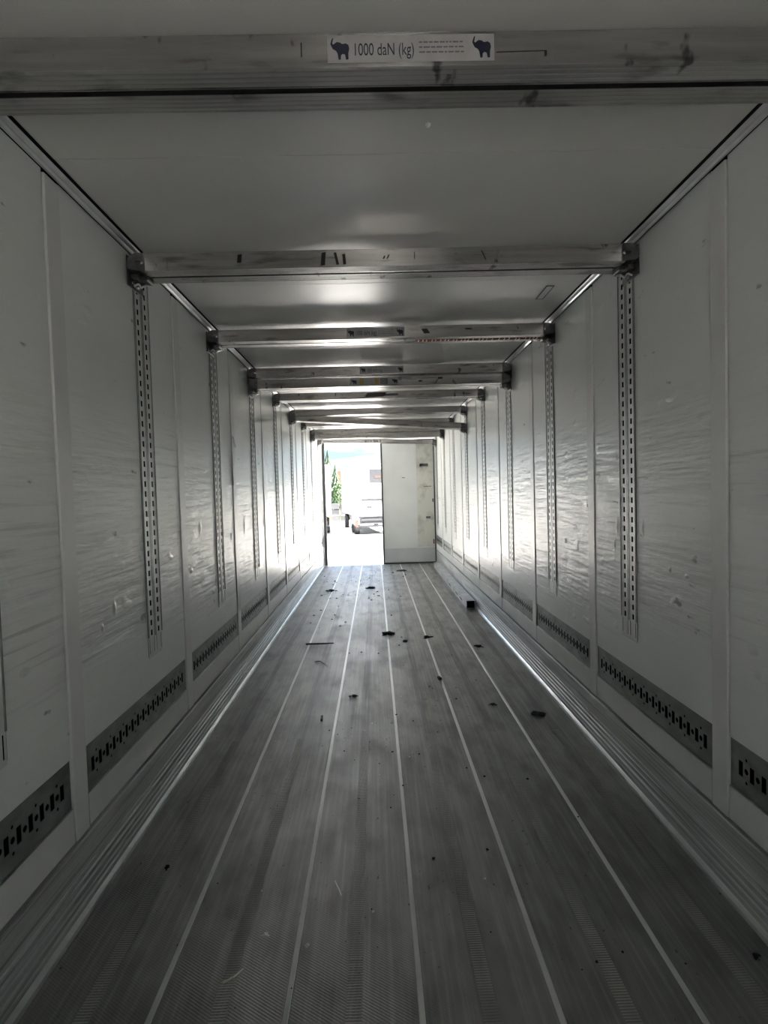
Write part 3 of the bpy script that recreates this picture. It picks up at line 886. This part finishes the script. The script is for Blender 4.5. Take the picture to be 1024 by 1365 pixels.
for xx in (-1.08, 1.08):
    for yy in (0.9, 2.2, 7.6):
        wheel(tr, xx, yy, 0.5, 0.5, 0.30)
bm = bmesh.new()
for i in range(9):
    a0, a1 = PI * 0.05 + i * PI * 0.9 / 9, PI * 0.05 + (i + 1) * PI * 0.9 / 9
    r0, r1 = 0.60, 0.64
    pts = [(0.9 - r1 * math.cos(a0), 0.5 + r1 * math.sin(a0)), (0.9 - r1 * math.cos(a1), 0.5 + r1 * math.sin(a1)), (0.9 - r0 * math.cos(a1), 0.5 + r0 * math.sin(a1)), (0.9 - r0 * math.cos(a0), 0.5 + r0 * math.sin(a0))]
    extrude_profile(bm, pts, -1.30, -0.92, axis='x')
link('mudguard', finish(bm, 'mudguard', 'truck_white'), tr)
pbox('tail_lamp', tr, -1.24, -1.06, 0.18, 0.25, 0.48, 0.86, 'lamp_red', 0.02)
pbox('tail_lamp', tr, 1.06, 1.24, 0.18, 0.25, 0.48, 0.86, 'lamp_red', 0.02)
for k in range(6):
    pbox('side_rib', tr, -1.30, -1.28, 1.2 + k * 1.25, 1.26 + k * 1.25, 1.12, 4.18, 'rim')
for k in range(3):
    pbox('side_stripe', tr, -1.295, -1.28, 0.3, 8.7, 2.0 + k * 0.35, 2.07 + k * 0.35, 'rim')

# left-hand trailer
tl = empty('box_trailer', (-3.95, 33.4, GZ), (0, 0, math.radians(8)))
tag(tl, 'white box trailer standing at the left edge of the doorway view', 'trailer')
pbox('cargo_box', tl, -1.28, 1.25, 0, 10.0, 1.15, 4.30, 'truck_white', 0.05)
pbox('vent', tl, 0.55, 0.80, -0.03, 0.0, 3.20, 3.72, 'truck_grey', 0.01)
for xx, zz, ww in ((0.10, 2.0, .16), (0.40, 2.02, .2), (0.08, 1.75, .2), (0.38, 1.76, .28), (0.30, 1.38, .22)):
    pbox('hinge', tl, xx, xx + ww, -0.03, 0.0, zz, zz + 0.10, 'truck_grey', 0.01)
pbox('chassis', tl, -0.9, 0.9, 0.2, 9.6, 0.72, 1.15, 'chassis_dark', 0.02)
pbox('under_run_bar', tl, -1.15, 1.15, 0.15, 0.25, 0.45, 0.58, 'rim', 0.02)
for xx in (-1.0, 1.0):
    for yy in (0.9, 2.2, 3.5):
        wheel(tl, xx, yy, 0.5, 0.5, 0.3)
for xx in (0.35, 0.80): pbox('tail_lamp', tl, xx, xx + 0.18, 0.10, 0.15, 0.62, 0.78, 'lamp_red', 0.01)

# grass verge and items beyond
bm = bmesh.new()
box(bm, -20, 16, 50, 56, GZ, GZ + 0.10)
rnd = random.Random(5)
for i in range(900):
    x = rnd.uniform(-8, 2); yy = rnd.uniform(50, 56); hh = rnd.uniform(0.08, 0.3)
    a = [bm.verts.new((x - .03, yy, GZ + .1)), bm.verts.new((x + .03, yy, GZ + .1)), bm.verts.new((x + rnd.uniform(-.08, .08), yy + .03, GZ + .1 + hh))]
    bm.faces.new(a)
tag(link('grass_verge', finish(bm, 'grass_verge', 'grass')), 'strip of yellow-green grass beyond the parked vehicles', 'grass', kind='stuff')

def conifer(x, y, h_, r, label, m='leaf_dark'):
    t_ = empty('conifer_tree', (x, y, GZ)); tag(t_, label, 'tree')
    bm = bmesh.new(); cyl(bm, (0, 0, 0), (0, 0, h_ * .9), 0.22, 0.05, 8); link('trunk', finish(bm, 'trunk', 'bark'), t_)
    bm = bmesh.new(); rr = random.Random(int(x * 10) + int(y))
    tiers = 13
    for k in range(tiers):
        zb = h_ * (0.10 + 0.86 * k / tiers); R = r * (1 - k / tiers) ** 0.85 + 0.12
        n = 16
        top = bm.verts.new((0, 0, zb + h_ * .14))
        ring = []
        for i in range(n):
            a = 2 * PI * i / n + k; q = R * (1.0 if i % 2 else 0.55) * rr.uniform(.75, 1.2)
            ring.append(bm.verts.new((q * math.cos(a), q * math.sin(a), zb - (0.35 if i % 2 else 0.0) * rr.uniform(.5, 1.5))))
        for i in range(n): bm.faces.new((top, ring[i], ring[(i + 1) % n]))
        bm.faces.new(ring[::-1])
    f = link('foliage', finish(bm, 'foliage', m), t_)
conifer(-5.95, 70, 8.1, 1.6, 'tall dark conifer rising behind the left box trailer')
conifer(-4.75, 66, 6.0, 1.3, 'shorter conifer in the gap right of the left box trailer')

def bush(x, y, w_, h_, label, m='leaf_bright'):
    b_ = empty('round_tree', (x, y, GZ)); tag(b_, label, 'tree')
    bm = bmesh.new(); cyl(bm, (0, 0, 0), (0, 0, h_ * .6), 0.12, 0.07, 8); link('trunk', finish(bm, 'trunk', 'bark'), b_)
    bm = bmesh.new(); rr = random.Random(9)
    for i in range(700):
        u = rr.uniform(-1, 1); a = rr.uniform(0, 2 * PI); q = math.sqrt(1 - u * u) * rr.uniform(.6, 1)
        c = Vector((w_ * q * math.cos(a), w_ * q * math.sin(a), h_ * .62 + h_ * .38 * u))
        d1 = Vector((rr.uniform(-1, 1), rr.uniform(-1, 1), rr.uniform(-1, 1))).normalized() * 0.14
        d2 = d1.cross(Vector((rr.uniform(-1, 1), rr.uniform(-1, 1), rr.uniform(-1, 1)))).normalized() * 0.09
        bm.faces.new([bm.verts.new(c + v) for v in (-d1, -d2, d1, d2)])
    link('foliage', finish(bm, 'foliage', m), b_)
bush(-3.70, 58, 0.75, 3.6, 'small bright green tree between the two parked vehicles')

hs = empty('house', (-5.2, 95, GZ)); tag(hs, 'distant pale house with orange roof between the vehicles', 'house')
pbox('house_wall', hs, -3.0, 2.2, 0, 5, 0, 4.3, 'house_wall')
bm = bmesh.new(); extrude_profile(bm, [(-3.4, 4.2), (2.6, 4.2), (0.3, 6.4), (-1.1, 6.4)], -0.3, 5.3, axis='y'); link('roof', finish(bm, 'roof', 'roof_orange'), hs)
for xx in (-2.2, -0.6, 1.0): pbox('window', hs, xx, xx + 0.8, -0.03, 0.0, 1.6, 2.9, 'window_dark')
lp = empty('lamp_post', (-3.25, 72, GZ)); tag(lp, 'thin grey lamp post with slanting head above the roofs', 'lamp post')
bm = bmesh.new(); cyl(bm, (0, 0, 0), (0, 0, 6.0), 0.09, 0.06, 8); link('pole', finish(bm, 'pole', 'pole_grey'), lp)
bm = bmesh.new(); cyl(bm, (0, 0, 5.5), (0.55, 0, 6.25), 0.06, 0.06, 8); box(bm, 0.35, 0.85, -0.12, 0.12, 6.1, 6.3, bev=0.03); link('lamp_head', finish(bm, 'lamp_head', 'chassis_dark'), lp)
fe = empty('pallet_stack', (-3.0, 48, GZ)); tag(fe, 'low grey stack of crates between the parked vehicles', 'crates')
for k in range(3):
    for j in range(2):
        pbox('crate', fe, -0.85 + j * 0.75, -0.20 + j * 0.75, 0, 0.6, 0.02 + k * 0.55, 0.50 + k * 0.55, 'truck_grey' if (k + j) % 2 else 'rim', 0.02)
